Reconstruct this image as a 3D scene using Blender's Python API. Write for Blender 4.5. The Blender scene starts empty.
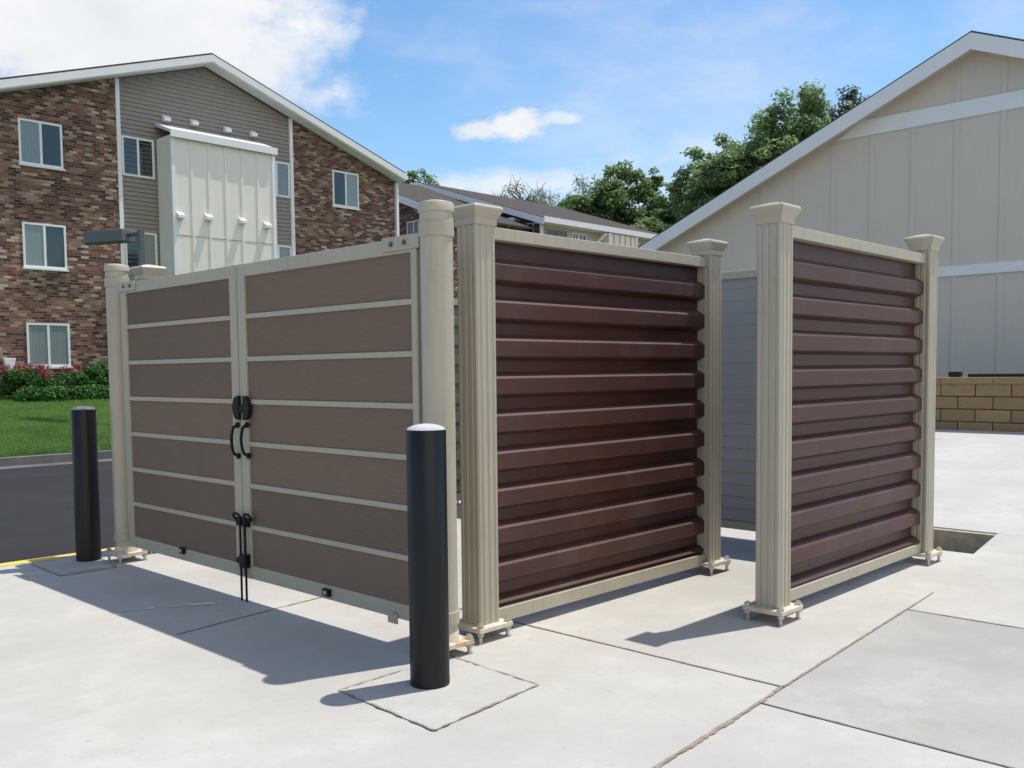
import bpy, bmesh, math, random
from mathutils import Vector, Matrix, noise
C = bpy.context.scene.collection
R_ = math.radians
random.seed(7)
rnd = random.random
def U(a, b): return a + (b - a) * random.random()

# ---------------------------------------------------------------- camera
YAW, PITCH, ROLL, F, PPY = 0.766306056, -0.0606803555, -0.0106187242, 949.278755, 428.928261
CAM = Vector((0, 0, 1.48))
fw = Vector((math.cos(YAW) * math.cos(PITCH), math.sin(YAW) * math.cos(PITCH), math.sin(PITCH)))
r0 = Vector((math.sin(YAW), -math.cos(YAW), 0)); u0 = r0.cross(fw)
rt = math.cos(ROLL) * r0 + math.sin(ROLL) * u0
up = math.cos(ROLL) * u0 - math.sin(ROLL) * r0
def ray(px, py): return rt * ((px - 512) / F) - up * ((py - PPY) / F) + fw
def atp(px, py, axis, c):                      # where the sight line meets a world plane
    d = ray(px, py); return CAM + d * ((c - CAM[axis]) / d[axis])
def atd(px, py, depth): return CAM + ray(px, py) * depth
cd = bpy.data.cameras.new('camera'); cam = bpy.data.objects.new('camera', cd); C.objects.link(cam)
M = Matrix.Identity(4)
for i in range(3):
    M[i][0] = rt[i]; M[i][1] = up[i]; M[i][2] = -fw[i]; M[i][3] = CAM[i]
cam.matrix_world = M
cd.sensor_width = 36; cd.lens = F / 1024 * 36; cd.shift_y = (PPY - 384) / 1024
cd.clip_start = 0.05; cd.clip_end = 3000
bpy.context.scene.camera = cam

# ---------------------------------------------------------------- mesh helpers
class MB:
    def __init__(s): s.v = []; s.f = []
    def add(s, vs, fs):
        n = len(s.v); s.v += [tuple(v) for v in vs]; s.f += [tuple(i + n for i in f) for f in fs]; return s
    def box(s, x0, x1, y0, y1, z0, z1):
        return s.add([(x0,y0,z0),(x1,y0,z0),(x1,y1,z0),(x0,y1,z0),(x0,y0,z1),(x1,y0,z1),(x1,y1,z1),(x0,y1,z1)],
                     [(0,3,2,1),(4,5,6,7),(0,1,5,4),(1,2,6,5),(2,3,7,6),(3,0,4,7)])
    def quad(s, *p): return s.add(p, [tuple(range(len(p)))])
    def loft(s, rings, cap=True):                 # rings of equal vertex counts
        n = len(rings[0]); vs = [p for r in rings for p in r]; fs = []
        for k in range(len(rings) - 1):
            for i in range(n):
                j = (i + 1) % n
                fs.append((k*n+i, k*n+j, (k+1)*n+j, (k+1)*n+i))
        if cap: fs.append(tuple(range(n-1, -1, -1))); fs.append(tuple((len(rings)-1)*n+i for i in range(n)))
        return s.add(vs, fs)
    def lathe(s, cx, cy, prof, n=40, cap=True):
        return s.loft([[(cx+r*math.cos(2*math.pi*i/n), cy+r*math.sin(2*math.pi*i/n), z) for i in range(n)] for r, z in prof], cap)
    def tube(s, pts, rad, n=8):
        pts = [Vector(p) for p in pts]; rings = []
        rads = rad if isinstance(rad, (list, tuple)) else [rad] * len(pts)
        t0 = (pts[1] - pts[0]).normalized()
        a = t0.cross(Vector((0, 0, 1)))
        if a.length < 1e-3: a = t0.cross(Vector((1, 0, 0)))
        a.normalize()
        for k, p in enumerate(pts):
            t = (pts[min(k+1, len(pts)-1)] - pts[max(k-1, 0)]).normalized()
            a = (a - t * a.dot(t)).normalized(); b = t.cross(a)
            rings.append([p + rads[k] * (math.cos(2*math.pi*i/n) * a + math.sin(2*math.pi*i/n) * b) for i in range(n)])
        return s.loft(rings)
    def prism(s, poly, d):                          # polygon of 3d points extruded by vector d
        d = Vector(d); n = len(poly); a = [Vector(p) for p in poly]
        return s.loft([a, [p + d for p in a]])
    def build(s, name, mat, parent=None, smooth=False, bevel=0, fix=True):
        me = bpy.data.meshes.new(name)
        off = parent_world(parent) if parent else Vector((0, 0, 0))
        me.from_pydata([(v[0]-off[0], v[1]-off[1], v[2]-off[2]) for v in s.v], [], s.f)
        if fix:
            bm = bmesh.new(); bm.from_mesh(me); bmesh.ops.recalc_face_normals(bm, faces=bm.faces); bm.to_mesh(me); bm.free()
        me.materials.append(mat)
        o = bpy.data.objects.new(name, me); C.objects.link(o)
        if parent: o.parent = parent
        finish(o, smooth, bevel)
        return o
def finish(o, smooth, bevel):
    if smooth:
        for p in o.data.polygons: p.use_smooth = True
        o.data.set_sharp_from_angle(angle=R_(38))
    if bevel:
        m = o.modifiers.new('bevel', 'BEVEL'); m.width = bevel; m.segments = 2; m.limit_method = 'ANGLE'; m.angle_limit = R_(40)
        m.harden_normals = False
def parent_world(p):
    v = Vector(p.location)
    while p.parent: p = p.parent; v += Vector(p.location)
    return v
def thing(name, label, cat, loc=(0, 0, 0), group=None):
    o = bpy.data.objects.new(name, None); C.objects.link(o); o.location = loc; o.empty_display_size = .2
    return tag(o, label, cat, group)
def tag(o, label, cat, group=None):
    o['label'] = label; o['category'] = cat
    if group: o['group'] = group
    return o
def struct(o, kind='structure'): o['kind'] = kind; return o

# ---------------------------------------------------------------- materials
class NT:
    def __init__(s, name):
        s.m = bpy.data.materials.new(name); s.m.use_nodes = True; s.t = s.m.node_tree; s.n = s.t.nodes; s.l = s.t.links
        s.b = s.n['Principled BSDF']; s.tc = s.n.new('ShaderNodeTexCoord')
    def link(s, a, b): s.l.new(a, b)
    def mapping(s, scale=(1,1,1), out='Object', rot=(0,0,0)):
        m = s.n.new('ShaderNodeMapping'); m.inputs['Scale'].default_value = scale; m.inputs['Rotation'].default_value = rot
        s.link(s.tc.outputs[out], m.inputs['Vector']); return m.outputs[0]
    def noise(s, scale, detail=4, rough=.55, vec=None):
        n = s.n.new('ShaderNodeTexNoise'); n.inputs['Scale'].default_value = scale; n.inputs['Detail'].default_value = detail; n.inputs['Roughness'].default_value = rough
        s.link(vec if vec else s.tc.outputs['Object'], n.inputs['Vector']); return n.outputs['Fac']
    def ramp(s, fac, stops):
        r = s.n.new('ShaderNodeValToRGB'); s.link(fac, r.inputs[0]); e = r.color_ramp.elements
        while len(e) < len(stops): e.new(.5)
        for k, (p, c) in enumerate(stops):
            e[k].position = p; e[k].color = (c, c, c, 1) if not isinstance(c, tuple) else (*c, 1)
        return r.outputs[0]
    def mix(s, fac, a, b, mode='MIX'):
        m = s.n.new('ShaderNodeMix'); m.data_type = 'RGBA'; m.blend_type = mode
        for v, i in ((fac, 0), (a, 6), (b, 7)):
            if isinstance(v, (int, float)): m.inputs[i].default_value = v if i == 0 else (v, v, v, 1)
            elif isinstance(v, tuple): m.inputs[i].default_value = (*v, 1)
            else: s.link(v, m.inputs[i])
        return m.outputs[2]
    def math(s, op, a, b=0.0, c=0.0):
        m = s.n.new('ShaderNodeMath'); m.operation = op
        for v, i in ((a, 0), (b, 1), (c, 2)):
            if isinstance(v, (int, float)): m.inputs[i].default_value = v
            else: s.link(v, m.inputs[i])
        return m.outputs[0]
    def bump(s, h, strength=.3, dist=.01, normal=None):
        b = s.n.new('ShaderNodeBump'); b.inputs['Strength'].default_value = strength; b.inputs['Distance'].default_value = dist
        s.link(h, b.inputs['Height'])
        if normal: s.link(normal, b.inputs['Normal'])
        s.link(b.outputs[0], s.b.inputs['Normal']); return b.outputs[0]
    def color(s, c):
        if isinstance(c, tuple): s.b.inputs['Base Color'].default_value = (*c, 1)
        else: s.link(c, s.b.inputs['Base Color'])
    def set(s, rough=.5, spec=.5, metal=0):
        s.b.inputs['Roughness'].default_value = rough; s.b.inputs['Specular IOR Level'].default_value = spec; s.b.inputs['Metallic'].default_value = metal
        return s
def mul(c, k): return tuple(x * k for x in c)
def paint(name, c, rough=.5, spec=.4, var=.12, scale=3, bump=0, metal=0, streak=0):
    t = NT(name); t.set(rough, spec, metal)
    n = t.noise(scale, 6, .6); n2 = t.noise(scale * 14, 3)
    col = t.mix(t.ramp(n, [(.3, 0), (.7, 1)]), mul(c, 1 - var), mul(c, 1 + var * .7))
    col = t.mix(t.ramp(n2, [(.35, 0), (.75, 1)]), col, mul(c, 1 - var * .5))
    if streak:
        sv = t.noise(1, 5, .7, t.mapping((22, 22, 1.3))); col = t.mix(t.math('MULTIPLY', t.ramp(sv, [(.5, 0), (.72, 1)]), streak), col, (c[0] * .62, c[1] * .58, c[2] * .52))
        gr = t.noise(8, 6, .75); col = t.mix(t.math('MULTIPLY', t.ramp(gr, [(.58, 0), (.7, 1)]), streak), col, mul(c, .7))
    t.color(col)
    t.link(t.math('MULTIPLY_ADD', n2, .2, rough - .1), t.b.inputs['Roughness'])
    if bump: t.bump(n2, bump, .004)
    return t.m
def concrete(name, c, dirt=.35, seed=0):
    t = NT(name); t.set(.88, .25)
    mp = t.n.new('ShaderNodeMapping'); mp.inputs['Location'].default_value = (seed * 7.3, seed * 3.1, seed)
    t.link(t.tc.outputs['Object'], mp.inputs[0]); v = mp.outputs[0]
    big = t.noise(.9, 6, .62, v); mid = t.noise(4.5, 8, .7, v); fine = t.noise(90, 4, .7, v); sp = t.noise(26, 3, .6, v)
    col = t.mix(t.ramp(big, [(.38, 0), (.62, 1)]), mul(c, 1 - dirt), mul(c, 1.06))
    col = t.mix(t.math('MULTIPLY', t.ramp(mid, [(.45, 0), (.62, 1)]), .7), col, mul(c, 1 - dirt * .9))
    col = t.mix(t.math('MULTIPLY', t.ramp(sp, [(.62, 0), (.72, 1)]), .35), col, mul(c, .68))
    col = t.mix(t.math('MULTIPLY', t.ramp(mid, [(.55, 0), (.68, 1)]), .38), col, mul(c, 1.14))
    col = t.mix(t.math('MULTIPLY', fine, .22), col, mul(c, .7)); t.color(col)
    bm_ = t.n.new('ShaderNodeMapping'); bm_.inputs['Scale'].default_value = (3, 130, 3); t.link(v, bm_.inputs[0]); broom = t.noise(1, 3, .6, bm_.outputs[0])
    st = t.noise(1.7, 5, .68, v); sp2 = t.noise(11, 4, .75, v)
    col = t.mix(t.math('MULTIPLY', t.ramp(broom, [(.4, 0), (.65, 1)]), .10), col, mul(c, .72))
    col = t.mix(t.math('MULTIPLY', t.ramp(st, [(.60, 0), (.74, 1)]), .45), col, (c[0] * .74, c[1] * .70, c[2] * .62))
    col = t.mix(t.math('MULTIPLY', t.ramp(sp2, [(.67, 0), (.74, 1)]), .6), col, mul(c, .55)); t.color(col)
    h = t.math('ADD', t.math('ADD', t.math('MULTIPLY', fine, .5), t.math('MULTIPLY', mid, .8)), t.math('MULTIPLY', broom, .35)); t.bump(h, .4, .006)
    return t.m
TAN = (.42, .38, .298)
m_tan = paint('tan_painted_metal', TAN, .42, .45, .08, 2.5, streak=.3)
m_tan_gate = paint('tan_gate_metal', (.40, .362, .285), .45, .4, .08, 2.5, streak=.25)
m_cap = paint('tan_cap_paint', (.43, .39, .305), .42, .45, .05, 5)
m_plate = paint('primed_plate', (.62, .55, .45), .5, .4, .3, 9)
def m_rusty_():
    t = NT('rust_streaked_plate'); t.set(.6, .3)
    n = t.noise(16, 5); t.color(t.mix(t.ramp(n, [(.42, 0), (.62, 1)]), (.62, .55, .44), (.42, .2, .06))); return t.m
m_rust = m_rusty_()
m_zinc = paint('zinc_bolt', (.5, .5, .47), .35, .5, .2, 20, metal=.7)
m_dzinc = paint('dull_bolt', (.14, .14, .135), .4, .5, .2, 20, metal=.5)
m_black = paint('black_hardware', (.004, .004, .0045), .5, .25, .2, 10)
def m_brown_():
    t = NT('brown_corrugated_steel'); t.set(.5, .5); t.b.inputs['Coat Weight'].default_value = .08; t.b.inputs['Coat Roughness'].default_value = .16
    n = t.noise(1.0, 5, .6, t.mapping((1, 1, 22))); n2 = t.noise(1.6, 3)
    c = (.064, .0215, .0150)
    col = t.mix(t.ramp(n, [(.3, 0), (.7, 1)]), mul(c, .82), mul(c, 1.15)); col = t.mix(t.math('MULTIPLY', n2, .3), col, (.072, .032, .024)); t.color(col)
    d_ = t.noise(2.2, 6, .7, t.mapping((1, 1, .5))); col = t.mix(t.math('MULTIPLY', t.ramp(d_, [(.5, 0), (.75, 1)]), .22), col, (.16, .12, .10)); t.color(col)
    t.link(t.math('MULTIPLY_ADD', d_, .12, .47), t.b.inputs['Roughness']); return t.m
m_brown = m_brown_()
m_greyback = paint('galvanised_inner_face', (.285, .278, .268), .5, .5, .12, 2)
def m_board_():
    t = NT('brown_composite_board'); t.set(.75, .25)
    v = t.mapping((1, 1.6, 34)); n = t.noise(5, 6, .65, v); n2 = t.noise(1.2, 4); n3 = t.noise(60, 3, .6, t.mapping((1, 1, 5)))
    c = (.172, .122, .090)
    col = t.mix(t.ramp(n, [(.32, 0), (.68, 1)]), mul(c, .84), mul(c, 1.13)); col = t.mix(t.math('MULTIPLY', n2, .35), col, (.185, .142, .108))
    col = t.mix(t.math('MULTIPLY', t.ramp(n3, [(.5, 0), (.7, 1)]), .3), col, mul(c, .78)); t.color(col)
    oi = t.n.new('ShaderNodeObjectInfo'); hv = t.n.new('ShaderNodeHueSaturation'); t.link(t.math('MULTIPLY_ADD', oi.outputs['Random'], .22, .89), hv.inputs['Value']); t.link(col, hv.inputs['Color']); t.color(hv.outputs[0])
    t.bump(n, .35, .003); return t.m
m_board = m_board_()
def m_boll_():
    t = NT('black_bollard_sleeve'); t.set(.42, .32)
    n = t.noise(3, 5, .65, t.mapping((1, 1, .35))); n2 = t.noise(60, 3)
    t.color(t.mix(t.ramp(n, [(.35, 0), (.75, 1)]), (.004, .0045, .006), (.011, .0125, .016)))
    t.link(t.math('MULTIPLY_ADD', n, .3, .28), t.b.inputs['Roughness']); t.bump(n2, .08, .002); return t.m
m_boll = m_boll_()
m_domed = paint('shaded_grey_cap', (.13, .14, .16), .7, .3, .2, 12)  # far bollard's cap: darker grey, with the shade on it put into the colour
m_domec = concrete('bollard_cap_concrete', (.46, .46, .48), .12, 3)
m_conc = concrete('light_concrete', (.452, .439, .41), .13, 0)
m_conc2 = concrete('grey_concrete', (.385, .377, .358), .16, 4)
m_conc3 = concrete('apron_concrete', (.455, .45, .435), .1, 9)
m_concp = concrete('patch_concrete', (.42, .41, .385), .12, 6)
m_kerb = concrete('kerb_concrete', (.17, .17, .165), .3, 2)
m_joint = paint('joint_filler', (.30, .25, .195), .9, .1, .5, 30)
m_crack = paint('dark_joint', (.20, .188, .17), .9, .1, .5, 30)
m_chalk = paint('chalk_mark', (.74, .73, .7), .9, .1, .3, 14)
def m_yel_():
    t = NT('worn_yellow_paint'); t.set(.8, .2); n = t.noise(9, 6, .7)
    t.color(t.mix(t.ramp(n, [(.36, 0), (.5, 1)]), (.5, .46, .32), (.66, .49, .08))); return t.m
m_yel = m_yel_()
def m_asph_():
    t = NT('asphalt'); t.set(.95, .08)
    n = t.noise(.6, 5); f = t.noise(70, 4, .7); g = t.noise(2.5, 6, .7, t.mapping((.3, 1, 1)))
    col = t.mix(t.ramp(n, [(.3, 0), (.7, 1)]), (.027, .028, .030), (.040, .041, .043)); col = t.mix(t.math('MULTIPLY', t.ramp(f, [(.5, 0), (.75, 1)]), .5), col, (.085, .085, .085))
    col = t.mix(t.math('MULTIPLY', t.ramp(g, [(.4, 0), (.7, 1)]), .4), col, (.028, .028, .03)); t.color(col); t.bump(f, .6, .006); return t.m
m_asph = m_asph_(); m_asph2 = concrete('worn_gutter', (.14, .14, .138), .3, 5)
def m_soil_():
    t = NT('pit_gravel'); t.set(.95, .1); f = t.noise(45, 5, .7); n = t.noise(4, 4)
    t.color(t.mix(t.ramp(f, [(.35, 0), (.7, 1)]), (.045, .041, .035), (.10, .093, .078))); t.bump(f, .8, .02); return t.m
m_soil = m_soil_()
m_lining = paint('earthy_pit_side', (.42, .38, .30), .95, .1, .35, 12, .4)
def m_grassg_():
    t = NT('lawn_soil_green'); t.set(.9, .15); n = t.noise(1.3, 6, .65); f = t.noise(24, 5, .7)
    col = t.mix(t.ramp(n, [(.4, 0), (.6, 1)]), (.065, .135, .033), (.135, .235, .065)); col = t.mix(t.math('MULTIPLY', f, .5), col, (.03, .075, .014)); t.color(col); t.bump(f, .6, .03); return t.m
m_ground = m_grassg_()
m_earth = paint('far_ground', (.17, .165, .14), .95, .1, .3, .4)
def leafmat(name, a, b, c=None, trans=.25, nscale=.8):
    t = NT(name); t.set(.55, .3)
    oi = t.n.new('ShaderNodeNewGeometry'); n = t.noise(nscale, 3)
    col = t.mix(oi.outputs['Random Per Island'], a, b)
    if c: col = t.mix(t.ramp(n, [(.45, 0), (.65, 1)]), col, c)
    t.color(col)
    t.b.inputs['Transmission Weight'].default_value = 0
    tr = t.n.new('ShaderNodeBsdfTranslucent'); t.link(col, tr.inputs[0]); mx = t.n.new('ShaderNodeMixShader'); mx.inputs[0].default_value = trans
    t.link(t.b.outputs[0], mx.inputs[1]); t.link(tr.outputs[0], mx.inputs[2]); t.link(mx.outputs[0], t.n['Material Output'].inputs[0]); return t.m
m_grass = leafmat('grass_blade', (.12, .23, .05), (.24, .38, .11), (.13, .24, .055), .45, 1.1)
m_leafA = leafmat('leaf_mid_green', (.14, .225, .095), (.28, .385, .17), None, .55)
m_leafB = leafmat('leaf_dark_green', (.085, .165, .06), (.17, .265, .10), (.21, .28, .10), .55, .25)
m_leafC = leafmat('leaf_bluish_green', (.08, .125, .075), (.14, .19, .10), None, .4)
m_leafS = leafmat('leaf_sparse_grey', (.15, .19, .10), (.22, .25, .15), None, .4)
m_hedge = leafmat('shrub_leaf', (.025, .085, .016), (.065, .175, .035), None, .25)
m_flow = leafmat('red_flower', (.17, .03, .04), (.34, .10, .10), None, .2)
m_bark = paint('bark', (.11, .09, .07), .9, .1, .3, 6, .5)
m_barkg = paint('grey_bark', (.34, .33, .30), .9, .1, .3, 6, .5)
def m_brick_(name):
    t = NT(name); t.set(.88, .2)
    sx = t.n.new('ShaderNodeSeparateXYZ'); t.link(t.tc.outputs['Object'], sx.inputs[0]); cx = t.n.new('ShaderNodeCombineXYZ')
    t.link(t.math('ADD', sx.outputs[0], sx.outputs[1]), cx.inputs[0]); t.link(sx.outputs[2], cx.inputs[1])
    b = t.n.new('ShaderNodeTexBrick'); t.link(cx.outputs[0], b.inputs[0]); b.inputs['Scale'].default_value = 1
    b.inputs['Color1'].default_value = (0, 0, 0, 1); b.inputs['Color2'].default_value = (1, 1, 1, 1); b.inputs['Mortar'].default_value = (0, 0, 0, 1)
    b.inputs['Mortar Size'].default_value = .007; b.inputs['Brick Width'].default_value = .205; b.inputs['Row Height'].default_value = .072; b.inputs['Bias'].default_value = 0
    big = t.noise(.55, 4, .6)
    sh = t.math('ADD', b.outputs['Color'], t.math('MULTIPLY_ADD', big, .9, -.45))
    col = t.ramp(sh, [(.0, (.052, .030, .026)), (.2, (.105, .050, .037)), (.42, (.165, .080, .056)), (.64, (.22, .115, .080)), (.82, (.28, .18, .125)), (.95, (.40, .30, .22)), (1, (.50, .41, .32))])
    col = t.mix(b.outputs['Fac'], col, (.19, .17, .15)); t.color(col)
    t.bump(t.math('SUBTRACT', 1, b.outputs['Fac']), .5, .008); return t.m
m_brick = m_brick_('mottled_brick')
m_siding = paint('taupe_lap_siding', (.27, .245, .22), .7, .25, .05, 1.5)
m_cream = paint('cream_board_siding', (.77, .745, .68), .75, .25, .04, 1.2, streak=.1)
m_garage = paint('cream_garage_siding', (.615, .56, .485), .8, .2, .04, 1.4, .15, streak=.12)
m_white = paint('white_trim', (.76, .77, .78), .55, .3, .04, 3)
m_whiteg = paint('white_fascia', (.62, .64, .68), .55, .3, .04, 3)
m_yelw = paint('pale_yellow_siding', (.50, .46, .32), .75, .25, .05, 1.5)
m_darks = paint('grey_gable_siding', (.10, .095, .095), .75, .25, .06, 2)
def m_shing_():
    t = NT('brown_shingle'); t.set(.95, .1); n = t.noise(1, 5, .6, t.mapping((9, 9, 9))); f = t.noise(30, 3)
    col = t.mix(t.ramp(n, [(.3, 0), (.7, 1)]), (.055, .050, .048), (.10, .092, .088)); t.color(t.mix(t.math('MULTIPLY', f, .4), col, (.07, .06, .05))); t.bump(f, .4, .02); return t.m
m_shing = m_shing_()
def m_block_():
    t = NT('tan_split_block'); t.set(.92, .15)
    sx = t.n.new('ShaderNodeSeparateXYZ'); t.link(t.tc.outputs['Object'], sx.inputs[0])
    oi = t.n.new('ShaderNodeNewGeometry'); n = t.noise(7, 6, .7); f = t.noise(38, 4, .7)
    col = t.mix(oi.outputs['Random Per Island'], (.31, .20, .105), (.40, .27, .14)); col = t.mix(t.math('MULTIPLY', t.ramp(n, [(.35, 0), (.7, 1)]), .6), col, (.25, .185, .115))
    t.color(t.mix(t.math('MULTIPLY', f, .35), col, (.09, .07, .05))); t.bump(t.math('ADD', n, f), .8, .02); return t.m
m_block = m_block_()
m_mortar = paint('block_joint', (.19, .14, .09), .95, .1, .2, 10)
m_rubber = paint('black_pipe', (.015, .015, .016), .6, .3, .2, 8)
def m_glass_(name, c, r=.06):
    t = NT(name); t.set(r, .9); n = t.noise(.9, 3); t.color(t.mix(t.ramp(n, [(.35, 0), (.65, 1)]), mul(c, .75), mul(c, 1.2))); return t.m
m_glass = m_glass_('dark_window_glass', (.018, .03, .036))
def m_blind_():
    t = NT('glass_over_blinds'); t.set(.08, .8)
    w = t.n.new('ShaderNodeTexWave'); w.bands_direction = 'X'; w.inputs['Scale'].default_value = 4.2; w.inputs['Distortion'].default_value = .4; t.link(t.tc.outputs['Object'], w.inputs[0])
    t.color(t.mix(w.outputs['Fac'], (.16, .21, .215), (.20, .25, .255))); return t.m
m_blind = m_blind_()
m_blind2 = paint('pale_blind_glass', (.23, .275, .27), .1, .8, .06, 1.5)
m_lampm = paint('grey_lamp_housing', (.11, .12, .135), .5, .4, .1, 4)
m_blue = paint('blue_meter_box', (.10, .16, .28), .5, .4, .2, 8)

# ---------------------------------------------------------------- the ground
def slab(name, poly, z, mat, t=.14, zf=None):
    top = [(x, y, (zf(x, y) if zf else z)) for x, y in poly]
    mb = MB(); n = len(top); mb.add(top + [(x, y, zz - t) for x, y, zz in top], [tuple(range(n))] + [(i, (i+1) % n, n + (i+1) % n, n + i) for i in range(n)])
    return struct(mb.build(name, mat))
def Ly(x): return 2.03 + .075 * (x - 3.0)                      # the long saw joint
xs = [-400, -120, -40, -15, 0, 3, 5, 7, 9, 11, 13, 15, 18, 22, 30, 45, 80, 160, 400]
ys = [-400, -120, -40, -12, 0, 5, 8, 13, 17.149, 17.151] + [17.8 + .9 * k for k in range(9)] + [30, 45, 80, 160, 400]
def gh(x, y): return -.2 if y < 17.15 else min(.14 + (y - 17.15) * .102, .95) + (.03 * math.sin(x * .7) * math.sin(y * .9) if y > 18 else 0)
def sheet(name, xa, ya, mat, dz=0):
    mb = MB(); mb.add([(x, y, gh(x, y) + dz) for y in ya for x in xa], [(j*len(xa)+i, j*len(xa)+i+1, (j+1)*len(xa)+i+1, (j+1)*len(xa)+i) for j in range(len(ya)-1) for i in range(len(xa)-1)])
    return struct(mb.build(name, mat))
sheet('ground', xs, ys, m_earth)
sheet('lawn', [-20 + k for k in range(46)], [17.152] + [17.8 + .9 * k for k in range(9)] + [25.9], m_ground, .006)
slab('asphalt_road', [(-60, 8.10), (14, 8.10), (14, 16.5), (-60, 16.5)], -.012, m_asph)
g = .006
slab('concrete_pavement', [(-14, Ly(-14) + g), (3.985 - g, Ly(3.985) + g), (3.985 - g, 8.094), (-14, 8.094)], 0, m_conc)
slab('concrete_pavement', [(3.985 + g, Ly(3.985) + g), (5.79, Ly(5.79) + g), (6.3, Ly(6.3)), (7.87, Ly(7.87)), (7.87, 8.094), (3.985 + g, 8.094)], 0, m_conc)
slab('concrete_pavement', [(-14, -14), (3.725 - g, -14), (3.725 - g, Ly(3.725) - g), (-14, Ly(-14) - g)], 0, m_conc)
slab('concrete_pavement', [(3.725 + g, -14), (5.79 - g, -14), (5.79 - g, Ly(5.79) - g), (3.725 + g, Ly(3.725) - g)], 0, m_conc2)
slab('concrete_pavement', [(5.79 + g, -14), (9.0, -14), (9.0, Ly(9)), (6.3, Ly(6.3)), (5.79 + g, Ly(5.79) - g)], 0, m_conc)
slab('concrete_pavement', [(7.87, Ly(7.87)), (9.0, Ly(9)), (9.0, 2.69), (7.87, 2.53)], 0, m_conc)
slab('concrete_pavement', [(7.873, 4.3), (9.0, 4.3), (9.0, 8.094), (7.873, 8.094)], 0, m_conc)
slab('concrete_apron', [(9.004, -14), (16.4, -14), (16.4, 11.9), (14.02, 11.9), (14.02, 8.094), (9.004, 8.094)], 0, m_conc3, .3, lambda x, y: .0 + max(0, x - 9.004) * .0715)
slab('pit_floor', [(7.6, 2.3), (9.2, 2.3), (9.2, 4.5), (7.6, 4.5)], -.30, m_soil, .05)
slab('pit_lining', [(8.93, 2.66), (8.9995, 2.66), (8.9995, 4.298), (8.93, 4.298)], -.012, m_lining, .28)
slab('kerb', [(-60, 16.95), (30, 16.95), (30, 17.15), (-60, 17.15)], .13, m_kerb, .35)
slab('gutter', [(-60, 16.504), (30, 16.504), (30, 16.946), (-60, 16.946)], -.008, m_asph2, .15)
slab('yellow_line', [(-14, 7.965), (4.0, 7.965), (4.0, 8.085), (-14, 8.085)], .004, m_yel, .003)
def strip(name, pts, w, mat, z=.004, jag=.35, step=.06):
    P = []
    for a, b in zip(pts[:-1], pts[1:]):
        a, b = Vector((*a, 0)), Vector((*b, 0)); n = max(2, int((b - a).length / step))
        P += [a.lerp(b, k / n) for k in range(n)]
    P.append(Vector((*pts[-1], 0)))
    mb = MB(); vs = []
    for k, p in enumerate(P):
        t = (P[min(k+1, len(P)-1)] - P[max(k-1, 0)]).normalized(); nn = Vector((-t.y, t.x, 0))
        o = U(-.4, .4) * w * jag; ww = w * .5 * (1 + U(-jag, jag))
        vs += [p + nn * (o + ww) + Vector((0, 0, z)), p + nn * (o - ww) + Vector((0, 0, z))]
    mb.add(vs, [(2*k, 2*k+1, 2*k+3, 2*k+2) for k in range(len(P)-1)])
    return struct(mb.build(name, mat))
strip('saw_joint', [(1.0, Ly(1.0)), (3.73, Ly(3.73)), (3.97, Ly(3.97)), (5.79, Ly(5.79))], .0125, m_joint, .004, .35, .04)
strip('saw_joint', [(5.79, Ly(5.79)), (6.35, Ly(6.35))], .007, m_joint, .004, .6, .04)
strip('saw_joint', [(2.4, Ly(2.4) - .004), (3.75, Ly(3.75) - .01), (4.0, Ly(4) + .01)], .014, m_joint, .005, .6, .025)
strip('saw_joint', [(3.985, Ly(3.985)), (3.985, 7.9)], .014, m_joint)
strip('saw_joint', [(3.725, Ly(3.72)), (3.725, -3)], .0125, m_crack)
strip('saw_joint', [(5.79, Ly(5.79)), (5.79, -3)], .0125, m_crack)
strip('saw_joint', [(2.5, 5.08), (3.21, 5.18), (3.98, 5.25)], .012, m_joint)
strip('chalk_line', [(2.52, 5.86), (2.70, 5.77)], .028, m_chalk, .004, .9)
strip('chalk_line', [(2.76, 5.74), (3.03, 5.60)], .03, m_chalk, .004, .9)
strip('saw_joint', [(16.0 - 1.4, 9.0), (14.6, 5.2), (15.9, 5.0)], .03, m_crack, 0.405)
def patch(a):
    slab('concrete_patch', a, .004, m_concp, .003)
    strip('patch_joint', a + [a[0]], .009, m_joint, .0075, .9, .035)
patch([(2.53, 2.90), (3.24, 2.965), (3.27, 3.62), (2.56, 3.60)])
patch([(2.68, 7.23), (3.10, 7.24), (3.2, 7.90), (2.70, 7.90)])

# grass blades on the lawn
mb = MB(); vs = []; fs = []
for k in range(95000):
    y = 17.17 + (rnd() ** 1.25) * 8.0; t = U(-.25, 1.0)
    xa = y * .30; xb = y * .47; x = xa + (xb - xa) * t + U(-.6, .6)
    z = gh(x, y) - .01; h = U(.035, .085); w = U(.006, .014); a = U(0, 6.28); lx, ly = U(-.04, .04), U(-.04, .04)
    n = len(vs); vs += [(x - w*math.cos(a), y - w*math.sin(a), z), (x + w*math.cos(a), y + w*math.sin(a), z), (x + lx, y + ly, z + h)]; fs.append((n, n+1, n+2))
mb.v, mb.f = vs, fs
o = struct(mb.build('grass', m_grass, fix=False), 'stuff'); o['label'] = 'mown green grass of the sloping lawn'; o['category'] = 'grass'

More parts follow.
